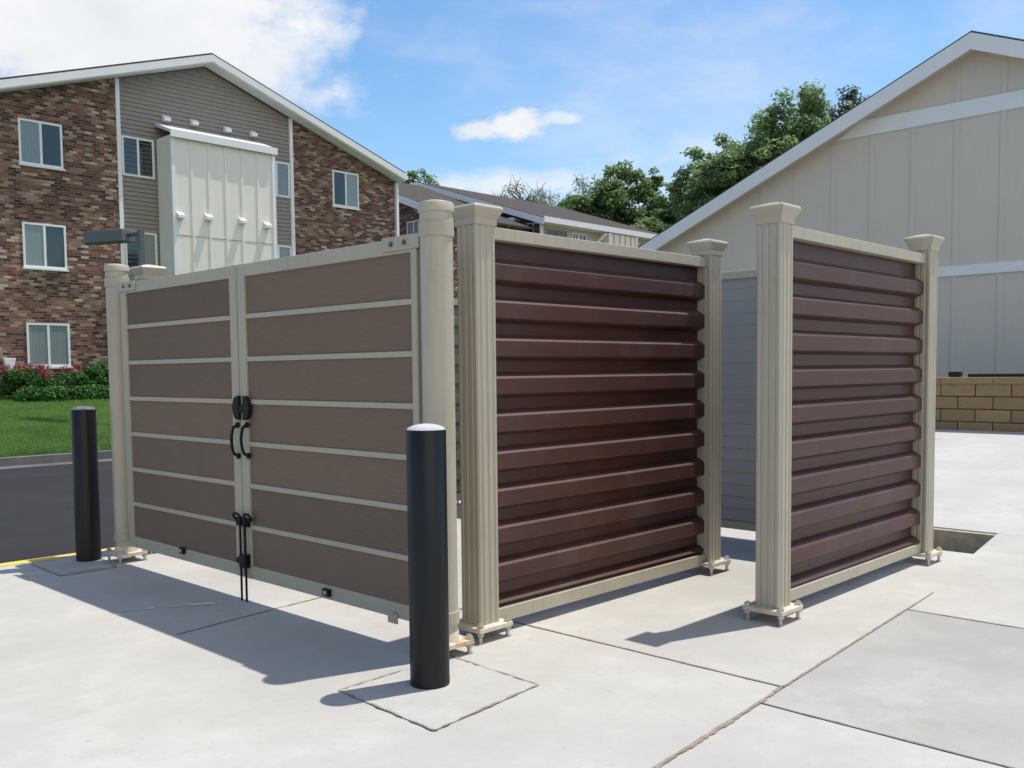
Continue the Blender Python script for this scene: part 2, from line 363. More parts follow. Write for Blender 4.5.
# ---------------------------------------------------------------- enclosure posts
S = .0765                                                       # half side of a fluted post
def flute_poly(s):
    pts = []; fl = [-.58 * s, 0, .58 * s]; w = .0085; d = .0055; r = .008
    side = [(-s + r, 0)]
    for c in fl: side += [(c - w, 0), (c - w * .45, d), (c + w * .45, d), (c + w, 0)]
    side += [(s - r, 0)]
    for k in range(4):
        a = k * math.pi / 2; ca, sa = math.cos(a), math.sin(a)
        for u, dd in side:
            x, y = u, -s + dd; pts.append((x * ca - y * sa, x * sa + y * ca))
    return pts
def sq(h, z, cx=0, cy=0): return [(cx-h, cy-h, z), (cx+h, cy-h, z), (cx+h, cy+h, z), (cx-h, cy+h, z)]
def anchor_bolts(parent, x, y, h, zt, rise=.026):
    for sx, sy in ((-1, -1), (1, -1), (1, 1), (-1, 1)):
        b = MB(); bx, by = x + sx * h, y + sy * h
        b.lathe(bx, by, [(.0105, 0), (.0105, zt + rise)], 10)
        for z0 in (zt, zt - .026 - .018): b.lathe(bx, by, [(.019, z0), (.021, z0 + .003), (.021, z0 + .015), (.018, z0 + .018)], 6)
        b.lathe(bx, by, [(.02, .001), (.02, .005)], 12)
        b.build('anchor_bolt', m_zinc, parent)
def square_post(root, x, y, top, plate_top=.085):
    poly = flute_poly(S); zt = top - .10
    p = MB().loft([[(x + a, y + b, z) for a, b in poly] for z in (plate_top, zt)]).build('post', m_tan, root)
    c = MB(); s = S + .002
    c.loft([sq(s + .004, zt - .022, x, y), sq(s + .004, zt + .012, x, y), sq(s + .009, zt + .020, x, y), sq(s + .022, zt + .045, x, y), sq(s + .030, zt + .064, x, y), sq(s + .030, zt + .072, x, y), sq(s + .022, zt + .083, x, y), sq(.02, top + .004, x, y)])
    c.build('post_cap', m_cap, p, bevel=.003)
    MB().box(x - .128, x + .128, y - .128, y + .128, plate_top - .026, plate_top).build('base_plate', m_plate, p, bevel=.003)
    anchor_bolts(p, x, y, .106, plate_top)
    return p
# corrugated sheet: constant section swept along u
def sheet_profile(z_top, z_bot, zr, depth=.062, fine=False):
    pts = [(depth, z_top)]
    for z in zr:
        if fine: pts += [(depth, z + .012), (0, z), (0, z - .045), (depth, z - .057)]; continue
        pts += [(depth, z + .034), (.036, z + .025), (.0235, z + .0185), (.003, z + .0005), (.0005, z - .002), (0, z - .005), (0, z - .084), (.004, z - .089), (depth, z - .112)]
    pts.append((depth, z_bot)); return [(d, z) for d, z in pts if z >= z_bot - 1e-6]
def corr_x(root, x0, x1, yf, prof, mat):          # faces -Y
    a = [(x0, yf + d, z) for d, z in prof]; b = [(x1, yf + d, z) for d, z in prof]; n = len(prof)
    mb = MB().add(a + b, [(i, i+1, n+i+1, n+i) for i in range(n-1)])
    o = mb.build('corrugated_panel', mat, root, fix=False); m = o.modifiers.new('thick', 'SOLIDIFY'); m.thickness = .0015; m.offset = 0; return o
def corr_y(root, y0, y1, xf, prof, mat):          # faces -X
    a = [(xf + d, y0, z) for d, z in prof]; b = [(xf + d, y1, z) for d, z in prof]; n = len(prof)
    mb = MB().add(a + b, [(i, n+i, n+i+1, i+1) for i in range(n-1)])
    o = mb.build('corrugated_panel', mat, root, fix=False); m = o.modifiers.new('thick', 'SOLIDIFY'); m.thickness = .0015; m.offset = 0; return o
GW = 'corrugated screen walls of the enclosure'
# first screen
Y1 = 3.69; yc1 = Y1 + S
A = thing('screen_wall', 'brown corrugated screen wall with fluted tan posts, beside the gate and its tall round hinge post', 'screen wall', (3.6445, yc1, 0), GW)
square_post(A, 3.6445, yc1, 2.392); square_post(A, 5.9615, yc1, 2.412)
z1 = [2.077 - .2118 * k for k in range(10)]
yf = Y1 + .048
corr_x(A, 3.722, 5.884, yf, sheet_profile(2.25, .12, z1), m_brown)
MB().box(3.7225, 5.8835, yf - .012, yf + .058, 2.206, 2.274).build('top_rail', m_tan, A, bevel=.004)
MB().box(3.7225, 5.8835, yf - .012, yf + .058, .062, .142).build('bottom_rail', m_tan, A, bevel=.004)
# second screen
Y2 = 2.66; yc2 = Y2 + S
B = thing('screen_wall', 'freestanding brown corrugated screen wall in front of the opening, standing near the open ground recess', 'screen wall', (5.05, yc2, 0), GW)
square_post(B, 5.05, yc2, 2.428); square_post(B, 7.305, yc2, 2.462)
z2 = [2.106 - .2148 * k for k in range(10)]
yf = Y2 + .048
corr_x(B, 5.128, 7.227, yf, sheet_profile(2.29, .13, z2), m_brown)
MB().box(5.1285, 7.2265, yf - .012, yf + .058, 2.243, 2.312).build('top_rail', m_tan, B, bevel=.004)
MB().box(5.1285, 7.2265, yf - .012, yf + .058, .085, .155).build('bottom_rail', m_tan, B, bevel=.004)
# rear wall (its grey inner face looks at us through the opening)
D = thing('screen_wall', 'grey faced rear corrugated wall seen through the gap between the two brown screens', 'screen wall', (7.27, 5.2, 0), GW)
yl = 7.68
square_post(D, 7.305, yl, 2.43)
zr = [2.22 - .1059 * k for k in range(20)]
corr_y(D, yc2 + S + .002, yl - S - .002, 7.27, sheet_profile(2.28, .12, zr, .006, True), m_greyback)
MB().box(7.258, 7.328, yc2 + S + .0025, yl - S - .0025, 2.252, 2.318).build('top_rail', m_tan, D, bevel=.004)
MB().box(7.258, 7.328, yc2 + S + .0025, yl - S - .0025, .085, .15).build('bottom_rail', m_tan, D, bevel=.004)
# left wall, mostly behind the gate
E_ = thing('screen_wall', 'corrugated wall behind the gate, of which only one tan post cap shows past the left gate post', 'screen wall', (3.6445, yl, 0), GW)
square_post(E_, 3.6445, yl, 2.392)
corr_x(E_, 3.722, 7.2275, yl - .02, sheet_profile(2.25, .12, z1), m_greyback)
MB().box(3.7225, 7.2275, yl - .032, yl + .038, 2.206, 2.274).build('top_rail', m_tan, E_, bevel=.004)
MB().box(3.7225, 7.2275, yl - .032, yl + .038, .062, .142).build('bottom_rail', m_tan, E_, bevel=.004)

# ---------------------------------------------------------------- round gate posts
def gate_post(x, y, label, platemat, sgn):
    t = thing('gate_post', label, 'post', (x, y, 0), 'round steel posts carrying the gates'); r = .085
    MB().lathe(x, y, [(r, .075), (r, 2.30)], 48).build('post', m_tan, t, True)
    MB().lathe(x, y, [(r + .004, 2.292), (r + .008, 2.296), (r + .008, 2.334), (r + .003, 2.342), (r * .6, 2.352), (.01, 2.356)], 48).build('post_cap', m_cap, t, True)
    for z0, z1 in ((2.168, 2.243), (.165, .235)):
        h = MB().lathe(x, y, [(r + .001, z0), (r + .007, z0 + .002), (r + .007, z1 - .002), (r + .001, z1)], 48).build('hinge_collar', m_tan_gate, t, True)
    MB().lathe(x, y, [(r + .003, .05), (r + .003, .12), (r, .125)], 40).build('foot_sleeve', m_plate, t, True)
    MB().box(x - .12, x + .12, y - .12, y + .12, .052, .078).build('base_plate', platemat, t, bevel=.003)
    anchor_bolts(t, x, y, .1, .078)
    return t
GX = 3.215
gate_post(3.28, 3.682, 'round tan gate post standing against the fluted corner post, behind the nearer bollard', m_rust, 1)
gp_far = gate_post(3.28, 7.455, 'round tan gate post at the far end of the gate, just behind the farther bollard', m_plate, -1)

MB().box(3.262, 3.27, 7.268, 7.38, .16, 2.16).build('light_stop_strip', m_tan_gate, gp_far)  # added plate: keeps a sun streak from passing between leaf and post
# ---------------------------------------------------------------- gate leaves
RAIL = [1.848, 1.576, 1.302, 1.030, .758, .489]
def leaf(y0, y1, label, hinge):
    t = thing('gate_leaf', label, 'gate', (GX, (y0 + y1) / 2, 0), 'double gate leaves'); x0, x1 = GX, GX + .06
    zt, zb, sw = 2.184, .148, .088; sa = .046 if hinge < 0 else sw
    f = MB()
    f.box(x0, x1, y0, y0 + sa, zb, zt); f.box(x0, x1, y1 - sw, y1, zb, zt)
    f.box(x0 + .002, x1 - .002, y0 + sa, y1 - sw, zt - .082, zt - .002); f.box(x0 + .002, x1 - .002, y0 + sa, y1 - sw, zb + .002, zb + .086)
    f.build('gate_frame', m_tan_gate, t, bevel=.004)
    zs = [zt - .082] + RAIL + [zb + .086]
    for a, b in zip(zs[:-1], zs[1:]):
        MB().box(x0 + .014, x1 - .014, y0 + sa, y1 - sw, b, a).build('board', m_board, t)
    for z in RAIL:
        MB().box(x0 + .004, x1 - .004, y0 + sa, y1 - sw, z - .0155, z + .0155).build('rail', m_tan_gate, t, bevel=.003)
    # hinge strap
    ya, yb = (y0 - .03, y0 + .27) if hinge < 0 else (y1 - .27, y1 + .03)
    s = MB().box(x0 - .008, x0 - .0005, ya, yb, 2.118, 2.192).build('hinge_strap', m_tan_gate, t, bevel=.002)
    for q in ((.11, .22) if hinge < 0 else (.19, .08)):
        yy = ya + q; b = MB()
        b.tube([(x0 - .008, yy, 2.155), (x0 - .016, yy, 2.155)], .014, 12); b.tube([(x0 - .016, yy, 2.155), (x0 - .022, yy, 2.155)], .008, 6)
        b.build('strap_bolt', m_dzinc, s)
    return t
L1 = leaf(3.768, 5.542, 'right gate leaf of brown boards in tan frame, hinged near the corner post', -1)
L2 = leaf(5.553, 7.262, 'left gate leaf of brown boards in tan frame, hinged at the far end', 1)
def P(px, py, x=GX - .012): return atp(px, py, 0, x)
def bar(name, pts, r, root, n=8): return MB().tube(pts, r, n).build(name, m_black, root, True)
# latch halves, pull handles, drop rods, small brackets on the bottom rail
for root, s, yc in ((L2, 1, P(239.8, 408)[1]), (L1, -1, P(243.6, 408)[1])):
    zc = P(242, 408)[2]; w = .078; h = .079; pts = []
    for k in range(13):
        a = -math.pi / 2 + math.pi * k / 12; pts.append((GX - .024, yc + s * w * max(0, math.cos(a)) ** .6, zc + h * math.sin(a)))
    MB().prism(pts, (.023, 0, 0)).build('latch_plate', m_black, root, bevel=.006)
MB().box(GX - .022, GX - .001, P(243.5, 406)[1] + .001, P(240.2, 406)[1], P(240, 412)[2], P(240, 405)[2]).build('latch_bolt', m_black, L1, bevel=.003)
for root, ax, bx in ((L2, 237, 238), (L1, 246.5, 248)):
    a = P(ax, 425); b = P(bx, 456); mid = (a + b) / 2; sgn = .055
    pts = [a + Vector((0, 0, .0)), a + Vector((-.015, .012, -.012))]
    for k in range(1, 9):
        q = k / 9; p = a.lerp(b, q); pts.append(p + Vector((-.016 - .022 * math.sin(q * math.pi) ** .6, .010 * math.sin(q * math.pi), 0)))
    pts += [b + Vector((-.015, .012, .012)), b]
    h = bar('pull_handle', pts, .0095, root)
    for q in (a, b): MB().tube([(GX - .002, q.y, q.z), (GX - .016, q.y, q.z)], .019, 14).build('handle_foot', m_black, h, True)
for root, tx, bx, lx in ((L2, 239.8, 243.2, 1), (L1, 244.6, 248.2, -1)):
    a = P(tx, 518, GX - .03); b = P(bx, 600, GX - .03); b.y = a.y; b.z = .004
    bar('drop_rod', [a, b], .0078, root)
    ring = [(GX - .03 - .012 * math.sin(2*math.pi*k/18), a.y + lx * .036 + .04 * math.cos(2*math.pi*k/18) * lx, a.z + .024 * math.sin(2*math.pi*k/18) + .006) for k in range(19)]
    bar('rod_loop', ring, .0085, root)
yc = P(245.5, 558)[1]; zc = P(245, 560)[2]
k1 = MB().box(GX - .044, GX - .001, yc - .045, yc + .03, zc - .045, zc + .04).build('rod_guide', m_black, L1, bevel=.004)
MB().box(GX - .038, GX - .001, yc + .033, yc + .075, zc - .022, zc + .014).build('rod_guide', m_black, L2, bevel=.004)
zc = P(240, 521)[2]; MB().box(GX - .024, GX - .001, P(249, 520)[1], P(243, 520)[1], zc - .03, zc + .025).build('rod_guide', m_black, L1, bevel=.004)
MB().box(GX - .024, GX - .001, P(241.5, 520)[1], P(237, 520)[1], zc - .03, zc + .025).build('rod_guide', m_black, L2, bevel=.004)
for root, px, py in ((L1, 326.5, 592.5), (L2, 182, 550.5)):
    p = P(px, py); MB().box(GX - .022, GX - .001, p.y - .032, p.y + .032, p.z - .022, p.z + .022).build('wheel_bracket', m_black, root, bevel=.003)
    MB().box(GX - .028, GX - .0225, p.y - .016, p.y + .012, p.z - .010, p.z + .012).build('wheel_bracket_pin', m_zinc, root)
p = P(393, 613); MB().box(GX - .010, GX - .001, p.y - .03, p.y + .05, .120, .175).build('hinge_strap', m_tan_gate, L1, bevel=.002)
MB().tube([(GX - .010, p.y, p.z), (GX - .018, p.y, p.z)], .012, 12).build('strap_bolt', m_zinc, L1)

# ---------------------------------------------------------------- bollards
def bollard(x, y, label, cap):
    t = thing('bollard', label, 'bollard', (x, y, 0), 'black bollards guarding the gate'); r = .0935
    MB().lathe(x, y, [(r, .0045), (r + .001, .02), (r, .05), (r, 1.205), (r - .004, 1.212)], 64).build('sleeve', m_boll, t, True)
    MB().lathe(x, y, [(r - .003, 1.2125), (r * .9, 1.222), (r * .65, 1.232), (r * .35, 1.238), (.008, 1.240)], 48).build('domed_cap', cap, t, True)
bollard(2.914, 3.363, 'nearer black bollard with a pale domed cap, in front of the corner post', m_domec)
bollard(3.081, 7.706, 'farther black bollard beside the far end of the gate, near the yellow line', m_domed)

# ---------------------------------------------------------------- windows
def window(root, axis, wall, u0, u1, z0, z1, dark=1, panes=2, frame=m_white, sill=True, out=.03):
    # axis 1: wall faces -Y at y=wall, u = x ; axis 0: wall faces -X at x=wall, u = y
    def bx(mb, a, b, c, d, n0, n1):
        if axis == 1: mb.box(a, b, wall + n0, wall + n1, c, d)
        else: mb.box(wall + n0, wall + n1, a, b, c, d)
        return mb
    fr = .055; f = MB()
    bx(f, u0, u0 + fr, z0, z1, -out, .03); bx(f, u1 - fr, u1, z0, z1, -out, .03)
    bx(f, u0 + fr, u1 - fr, z0, z0 + fr, -out + .001, .03); bx(f, u0 + fr, u1 - fr, z1 - fr, z1, -out + .001, .03)
    um = (u0 + u1) / 2
    if panes == 2: bx(f, um - .03, um + .03, z0 + fr, z1 - fr, -out + .004, .03)
    w = f.build('window', frame, root)
    segs = [(u0 + fr, um - .03), (um + .03, u1 - fr)] if panes == 2 else [(u0 + fr, u1 - fr)]
    for k, (a, b) in enumerate(segs):
        mb = MB(); bx(mb, a, b, z0 + fr, z1 - fr, .004 - out * .4, .012)
        mb.build('pane', m_glass if k == dark or dark == 2 else random.choice((m_blind, m_blind2)), w)
    if sill: bx(MB(), u0 - .03, u1 + .03, z0 - .05, z0 - .002, -out - .04, .02).build('sill', frame, w)
    return w

# ---------------------------------------------------------------- left apartment block (gable end faces -Y)
YB = 26.0
K = thing('apartment_building', 'three storey brick apartment block with white gable fascia and cream projecting bay, on the left', 'building', (14.49, YB, 0))
PX, PZ, SL = 14.24, 10.50, .334
def roofz(x): return PZ - SL * abs(x - PX)
def gable_wall(name, x0, x1, zb, mat, yb=YB, th=.3):
    xs_ = [x0] + ([PX] if x0 < PX < x1 else []) + [x1]
    top = [(x, yb, roofz(x) - .06) for x in reversed(xs_)]
    return MB().prism([(x0, yb, zb), (x1, yb, zb)] + top, (0, th, 0)).build(name, mat, K)
BL, BR = 7.35, 21.36
gable_wall('brick_wall', BL, 11.58, .2, m_brick); gable_wall('brick_wall', 17.16, BR, .2, m_brick)
gable_wall('back_wall', 11.58, 17.16, .2, m_siding, YB + .06, .24)
mb = MB(); z = .6                                              # lap siding of the centre bay
while z < PZ - .1:
    zt = z + .122; x0, x1 = 11.66, 17.08
    lim = (PZ - .08 - zt) / SL
    if lim > .05:
        x0, x1 = max(x0, PX - lim), min(x1, PX + lim)
        mb.add([(x0, YB + .02, z), (x1, YB + .02, z), (x1, YB + .048, zt), (x0, YB + .048, zt), (x1, YB + .06, z), (x0, YB + .06, z)], [(0, 1, 2, 3), (0, 5, 4, 1)])
    z += .122
mb.build('lap_siding', m_siding, K, fix=False)
for x in (11.62, 17.12): MB().box(x - .055, x + .055, YB - .03, YB + .06, .3, roofz(x) - .07).build('trim_board', m_white, K)
MB().box(BL, BR, YB + .301, YB + 14, .2, roofz(BR) - .1).build('side_wall', m_brick, K)
# roof with overhang and fascia
OV = .45; EL, ER = 7.0, 21.42
def roofpoly(y, dz): return [(EL, y, roofz(EL) + dz), (PX, y, PZ + dz), (ER, y, roofz(ER) + dz)]
a = roofpoly(YB - OV, .235); b = [(x, y, zz - .06) for x, y, zz in roofpoly(YB - OV, .235)]
rf = MB().prism(a + b[::-1], (0, 15, 0)).build('roof', m_shing, K)
a = roofpoly(YB - OV - .03, .18); b = [(x, y, zz - .20) for x, y, zz in a]
MB().prism(a + b[::-1], (0, .035, 0)).build('fascia', m_white, rf)
a = roofpoly(YB - OV + .006, -.02); b = [(x, y, zz - .03) for x, y, zz in a]
MB().prism(a + b[::-1], (0, OV - .01, 0)).build('soffit', m_white, rf)
MB().box(ER + .002, ER + .1, YB - OV, YB + 14, roofz(ER) + .02, roofz(ER) + .14).build('gutter', m_white, rf)
MB().box(BR - .10, BR + .0, YB - .11, YB - .005, .4, roofz(BR) - .1).build('downspout', m_white, K)
for zz in ((6.90, 8.04, 1), (4.28, 5.43, 1), (1.73, 2.86, -1)): window(K, 1, YB, 9.03, 10.11, zz[0], zz[1], dark=zz[2])
window(K, 1, YB + .03, 11.70, 12.62, 6.98, 8.06, dark=2, sill=False); window(K, 1, YB + .03, 11.70, 12.62, 4.40, 5.47, dark=0, sill=False)
window(K, 1, YB + .03, 16.10, 17.05, 7.0, 8.08, dark=0, sill=False); window(K, 1, YB + .03, 16.10, 17.05, 4.42, 5.50, dark=0, sill=False)
for zz in ((6.96, 8.11), (4.32, 5.46), (1.75, 2.87)): window(K, 1, YB, 18.66, 19.71, *zz, dark=0)
# projecting bay
FY = 25.15; bx0, bx1 = 12.70, 15.95
bay = MB().prism([(bx0, FY, .4), (bx1, FY, .4), (bx1, FY, 8.10), (bx0, FY, 8.10)], (0, YB - FY - .001, 0)).build('projecting_bay', m_cream, K)
MB().prism([(bx0 - .04, FY - .09, 8.21), (bx0 - .04, FY - .09, 8.12), (bx0 - .04, YB - .005, 8.46), (bx0 - .04, YB - .005, 8.56)], (bx1 - bx0 + .08, 0, 0)).build('bay_roof', m_whiteg, bay)
MB().box(bx0 - .06, bx1 + .06, FY - .12, FY - .092, 8.02, 8.22).build('bay_fascia', m_white, bay)
mb = MB()
for k in range(1, 6):
    x = bx0 + .06 + k * (bx1 - bx0 - .12) / 6; mb.box(x - .03, x + .03, FY - .025, FY + .01, .45, 8.015)
mb.build('batten', m_cream, bay)
for x in (bx0 - .02, bx1 - .09): MB().box(x, x + .11, FY - .03, FY + .09, .4, 8.016).build('corner_board', m_white, bay)
MB().box(bx0 + .1, bx1 - .1, FY - .008, FY + .01, 5.36, 5.375).build('panel_seam', m_siding, bay)
def vent(px, py, yw, root, s=.20):
    p = atp(px, py, 1, yw); x, z = p.x, p.z; h = s / 2; m = MB()
    m.prism([(x - h, yw, z - h * .9), (x - h, yw - .17, z - h * .75), (x - h, yw - .17, z + h * .2), (x - h, yw - .03, z + h), (x - h, yw, z + h)], (s, 0, 0))
    m.build('vent_hood', m_white, root, bevel=.01)
for px, py in ((165, 119), (193, 123), (226, 130), (252, 134.5)): vent(px, py, YB + .015, K)
for px, py in ((179, 216), (207.5, 218), (241, 221.5), (266, 226)): vent(px, py, FY - .001, bay)
p = atp(8, 364, 1, YB); MB().prism([(p.x - .14, YB - .001, p.z + .14), (p.x + .14, YB - .001, p.z + .14), (p.x + .08, YB - .001, p.z - .3), (p.x - .05, YB - .001, p.z - .3)], (0, -.16, 0)).build('outlet_box', m_white, K, bevel=.01)
p = atp(109, 343, 1, YB); MB().box(p.x - .05, p.x + .3, YB - .12, YB - .001, p.z - .27, p.z + .25).build('meter_box', m_blue, K, bevel=.01)

# ---------------------------------------------------------------- shrubs under the brick wall
def leafcloud(cl, n, s0, s1, flat=0):
    vs, fs = [], []
    tot = sum(c[3] * c[4] * c[5] for c in cl) or 1
    wts = [(c[3] * c[4] * c[5]) ** .67 for c in cl]
    for c in random.choices(cl, wts, k=n):
        while True:
            d = Vector((U(-1, 1), U(-1, 1), U(-1, 1)))
            if .02 < d.length < 1: break
        d = d.normalized() * (d.length ** (.45 if not flat else .9)) * U(.86, 1.08 + flat * .5)
        p = Vector((c[0] + d.x * c[3], c[1] + d.y * c[4], c[2] + d.z * c[5]))
        a = Vector((U(-1, 1), U(-1, 1), U(-1, 1))).normalized(); nn = (d.normalized() * .6 + Vector((0, 0, .8 if flat else .5)) + a * .8).normalized()
        t = nn.cross(Vector((U(-1, 1), U(-1, 1), U(-1, 1)))).normalized(); b = nn.cross(t); s = U(s0, s1)
        i = len(vs); q = s * U(.45, .7)
        vs += [p - t * s, p + b * q, p + t * s, p - b * q]; fs.append((i, i+1, i+2, i+3))
    return vs, fs
def shrub(x0, x1, y, h, label, n, flower=0, w=.55):
    t = thing('shrub', label, 'shrub', ((x0 + x1) / 2, y, gh((x0+x1)/2, y)), 'shrubs along the foot of the brick wall')
    zb = gh((x0+x1)/2, y) ; cl = []
    for k in range(int((x1 - x0) * 9) + 4):
        r = U(.16, .30); cl.append((U(x0 + .1, x1 - .1), y + U(-w, w) * .7, zb + U(.12, h - r * .7), r * 1.1, r, r * .8))
    m = MB(); m.v, m.f = leafcloud(cl, n, .022, .05); m.build('foliage', m_hedge, t, fix=False)
    if flower:
        fl = [(U(x0, x1), y + U(-w, w) * .8, zb + U(h * .45, h * 1.12), .065, .065, .07) for _ in range(flower)]
        m = MB(); m.v, m.f = leafcloud(fl, flower * 22, .018, .034); m.build('flowers', m_flow, t, fix=False)
shrub(8.0, 9.05, 25.0, .74, 'red flowering shrub below the white outlet box, at the left edge', 8000, 70)
shrub(8.9, 10.0, 25.1, .70, 'red flowering shrub directly under the lowest window', 8000, 60)
shrub(9.85, 10.75, 24.9, .95, 'plain green shrub just right of the lowest window', 10000)
shrub(10.65, 11.9, 24.7, 1.22, 'tallest green shrub, right beside the far gate post in the picture', 13000)
shrub(8.2, 10.9, 24.35, .36, 'low green ground cover hedge in front of the flowering shrubs', 8000, 0, .3)

# ---------------------------------------------------------------- parking lamp
bp = atd(141.5, 250, 20.0); gx, gy = bp.x, bp.y
t = thing('street_lamp', 'grey box headed parking lot lamp rising behind the gate, before the brick wall', 'street lamp', (gx, gy, gh(gx, gy)))
ht = atd(141, 234, 20).z
MB().box(gx - .055, gx + .055, gy - .055, gy + .055, gh(gx, gy) - .1, ht + .1).build('pole', m_lampm, t, bevel=.008)
e0 = atd(128.5, 235, 20.2); e1 = atd(90, 235, 20.6); dv = (e1 - e0); dv.z = 0; L = dv.length; dv.normalize(); nv = Vector((-dv.y, dv.x, 0)); e0.z = ht; hw, hh = .2, .125
c0 = [e0 + nv * hw + Vector((0,0,-hh)), e0 - nv * hw + Vector((0,0,-hh)), e0 - nv * hw + Vector((0,0,hh)), e0 + nv * hw + Vector((0,0,hh))]
MB().prism(c0, dv * L).build('lamp_head', m_lampm, t, bevel=.015)
MB().tube([Vector((gx, gy, ht + .02)), e0 + Vector((0, 0, .02)) + dv * .02], .045, 10).build('lamp_arm', m_lampm, t)

# ---------------------------------------------------------------- cream garage on the right (gable faces -X)
XG = 18.6; KG = XG / 16.0
G = thing('garage_building', 'cream board and batten garage with white gable trim on the right', 'building', (XG, 5.2, .5))
GP, GZ, GS = 5.22 * KG, 1.48 + (6.44 - 1.48) * KG, .425
def gz(y): return GZ - GS * abs(y - GP)
ye0, ye1 = GP - 6.2 * KG, GP + 6.2 * KG
MB().prism([(XG, ye0, .3), (XG, ye1, .3), (XG, ye1, gz(ye1) - .02), (XG, GP, GZ - .02), (XG, ye0, gz(ye0) - .02)], (8, 0, 0)).build('wall', m_garage, G)
y = GP - (.4 + 8 * .685) * KG
k = 0
while y < ye1 - .1:
    if y > ye0 + .1: MB().box(XG - .014, XG + .01, y - .05, y + .05, 1.33, gz(y) - .1).build('batten', m_garage, G)
    y += .685 * KG
MB().box(XG - .034, XG + .01, ye0, ye1, 1.48 + 1.45 * KG, 1.48 + 1.61 * KG).build('trim_band', m_white, G)
zb0, zb1 = 1.48 + 3.92 * KG, 1.48 + 4.18 * KG; yb = (GZ - zb1) / GS
MB().prism([(XG - .034, GP - yb + .0, zb0), (XG - .034, GP + yb + .55, zb0), (XG - .034, GP + yb - .02, zb1), (XG - .034, GP - yb + .02, zb1)], (.04, 0, 0)).build('trim_band', m_white, G)
XO = XG - .35; eo0, eo1 = GP - 6.62 * KG, GP + 6.62 * KG
def gp(x, dz): return [(x, eo0, gz(eo0) + dz), (x, GP, GZ + dz), (x, eo1, gz(eo1) + dz)]
a = gp(XO, .225); b = gp(XO, .18); rf = MB().prism(a + b[::-1], (9.5, 0, 0)).build('roof', m_shing, G)
a = gp(XO - .03, .185); b = gp(XO - .03, -.105); MB().prism(a + b[::-1], (.034, 0, 0)).build('fascia', m_white, rf)
a = gp(XO + .006, .0); b = gp(XO + .006, -.03); MB().prism(a + b[::-1], (.34, 0, 0)).build('soffit', m_garage, rf)
# block planter wall along its foot
XW = 16.0
W = thing('block_wall', 'low tan split block wall along the foot of the garage', 'wall', (XW - .2, 5.2, .45))
xw = XW - .32; mb = MB(); wy0, wy1 = -3.0, 10.5
MB().box(xw + .05, xw + .5, wy0, wy1, .2, 1.20).build('wall_core', m_mortar, W)
slab('planting_bed', [(xw + .502, wy0), (XG - .01, wy0), (XG - .01, wy1), (xw + .502, wy1)], 1.18, m_soil, 1.0)
for r in range(4):
    z0 = .41 + r * .2; yy = wy0 + (r % 2) * .26
    while yy < wy1 - .1:
        mb.box(xw + U(-.006, .006), xw + .08, yy + .006, yy + .514, z0 + .006, z0 + .194); yy += .52
mb.build('blocks', m_block, W, bevel=.012)
mb = MB(); yy = wy0
while yy < wy1 - .1: mb.box(xw - .03, xw + .31, yy + .003, yy + .777, 1.212, 1.312); yy += .78
mb.build('cap_course', m_block, W, bevel=.01)
pc = [(xw + .1 + U(-.02, .02), y_, 1.34) for y_ in (5.2, 4.9, 4.6, 4.2, 3.7, 3.0, 2.0)]
o = MB().tube(pc, .028, 8).build('hose', m_rubber, None, True); tag(o, 'black hose lying along the top of the tan block wall', 'hose')
p = atp(955, 374, 0, xw + .1); MB_ = MB().box(xw + .06, xw + .18, p.y - .09, p.y + .09, 1.3135, 1.40)
tag(MB_.build('junction_box', m_rubber, bevel=.008), 'small black box standing on the block wall at the end of the hose', 'box')

# ---------------------------------------------------------------- second apartment block behind (gable faces -X)
X2, Y2w = 32.3, 29.2
Q = thing('apartment_building', 'distant apartment block with brown shingle roof and pale yellow wall, behind the fence', 'building', (X2, Y2w, 0))
rp, rz, rs = 37.3, 10.95, .325
def qz(y): return rz - rs * abs(y - rp)
qe0, qe1 = Y2w, 2 * rp - Y2w
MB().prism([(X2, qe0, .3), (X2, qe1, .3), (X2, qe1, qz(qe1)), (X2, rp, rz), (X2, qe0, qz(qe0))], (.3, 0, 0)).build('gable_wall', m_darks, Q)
MB().box(X2 + .305, X2 + 10.2, qe0 + .001, qe1, .3, qz(qe0) + .0).build('wall', m_yelw, Q)
qo0, qo1 = 28.6, 2 * rp - 28.6
a = [(X2 - .4, qo0, qz(qo0) + .2), (X2 - .4, rp, rz + .2), (X2 - .4, qo1, qz(qo1) + .2)]; b = [(x, y, z_ - .06) for x, y, z_ in a]
rf = MB().prism(a + b[::-1], (11.1, 0, 0)).build('roof', m_shing, Q)
a = [(x - .03, y, z_ - .03) for x, y, z_ in a]; b = [(x, y, z_ - .28) for x, y, z_ in a]; MB().prism(a + b[::-1], (.034, 0, 0)).build('fascia', m_white, rf)
zE = qz(qo0); MB().box(X2 - .395, X2 + 10.68, qo0 - .04, qo0 - .002, zE + .0, zE + .25).build('eave_board', m_white, rf)
MB().box(X2 - .39, X2 + 10.6, qo0, Y2w - .001, zE + .01, zE + .05).build('soffit', m_white, rf)
MB().box(X2 - .03, X2 + .2, Y2w - .05, Y2w - .001, .4, zE - .01).build('corner_board', m_white, Q)
def wx(px, y=Y2w): return atp(px, 230, 1, y).x
zw1 = zE - .16
for a_, b_ in ((546, 556.5), (557, 566.5), (572, 578), (578.4, 586), (627, 639)): window(Q, 1, Y2w, wx(a_), wx(b_), zw1 - 1.15, zw1, dark=2, sill=False, frame=m_siding if a_ < 560 else m_white)
bb = MB().box(wx(600), wx(628), Y2w - .5, Y2w - .002, .4, zE - .01).build('projecting_bay', m_cream, Q)
mb = MB()
for k in range(1, 5):
    x = wx(600) + k * (wx(628) - wx(600)) / 5; mb.box(x - .04, x + .04, Y2w - .53, Y2w - .5005, .45, zE - .02)
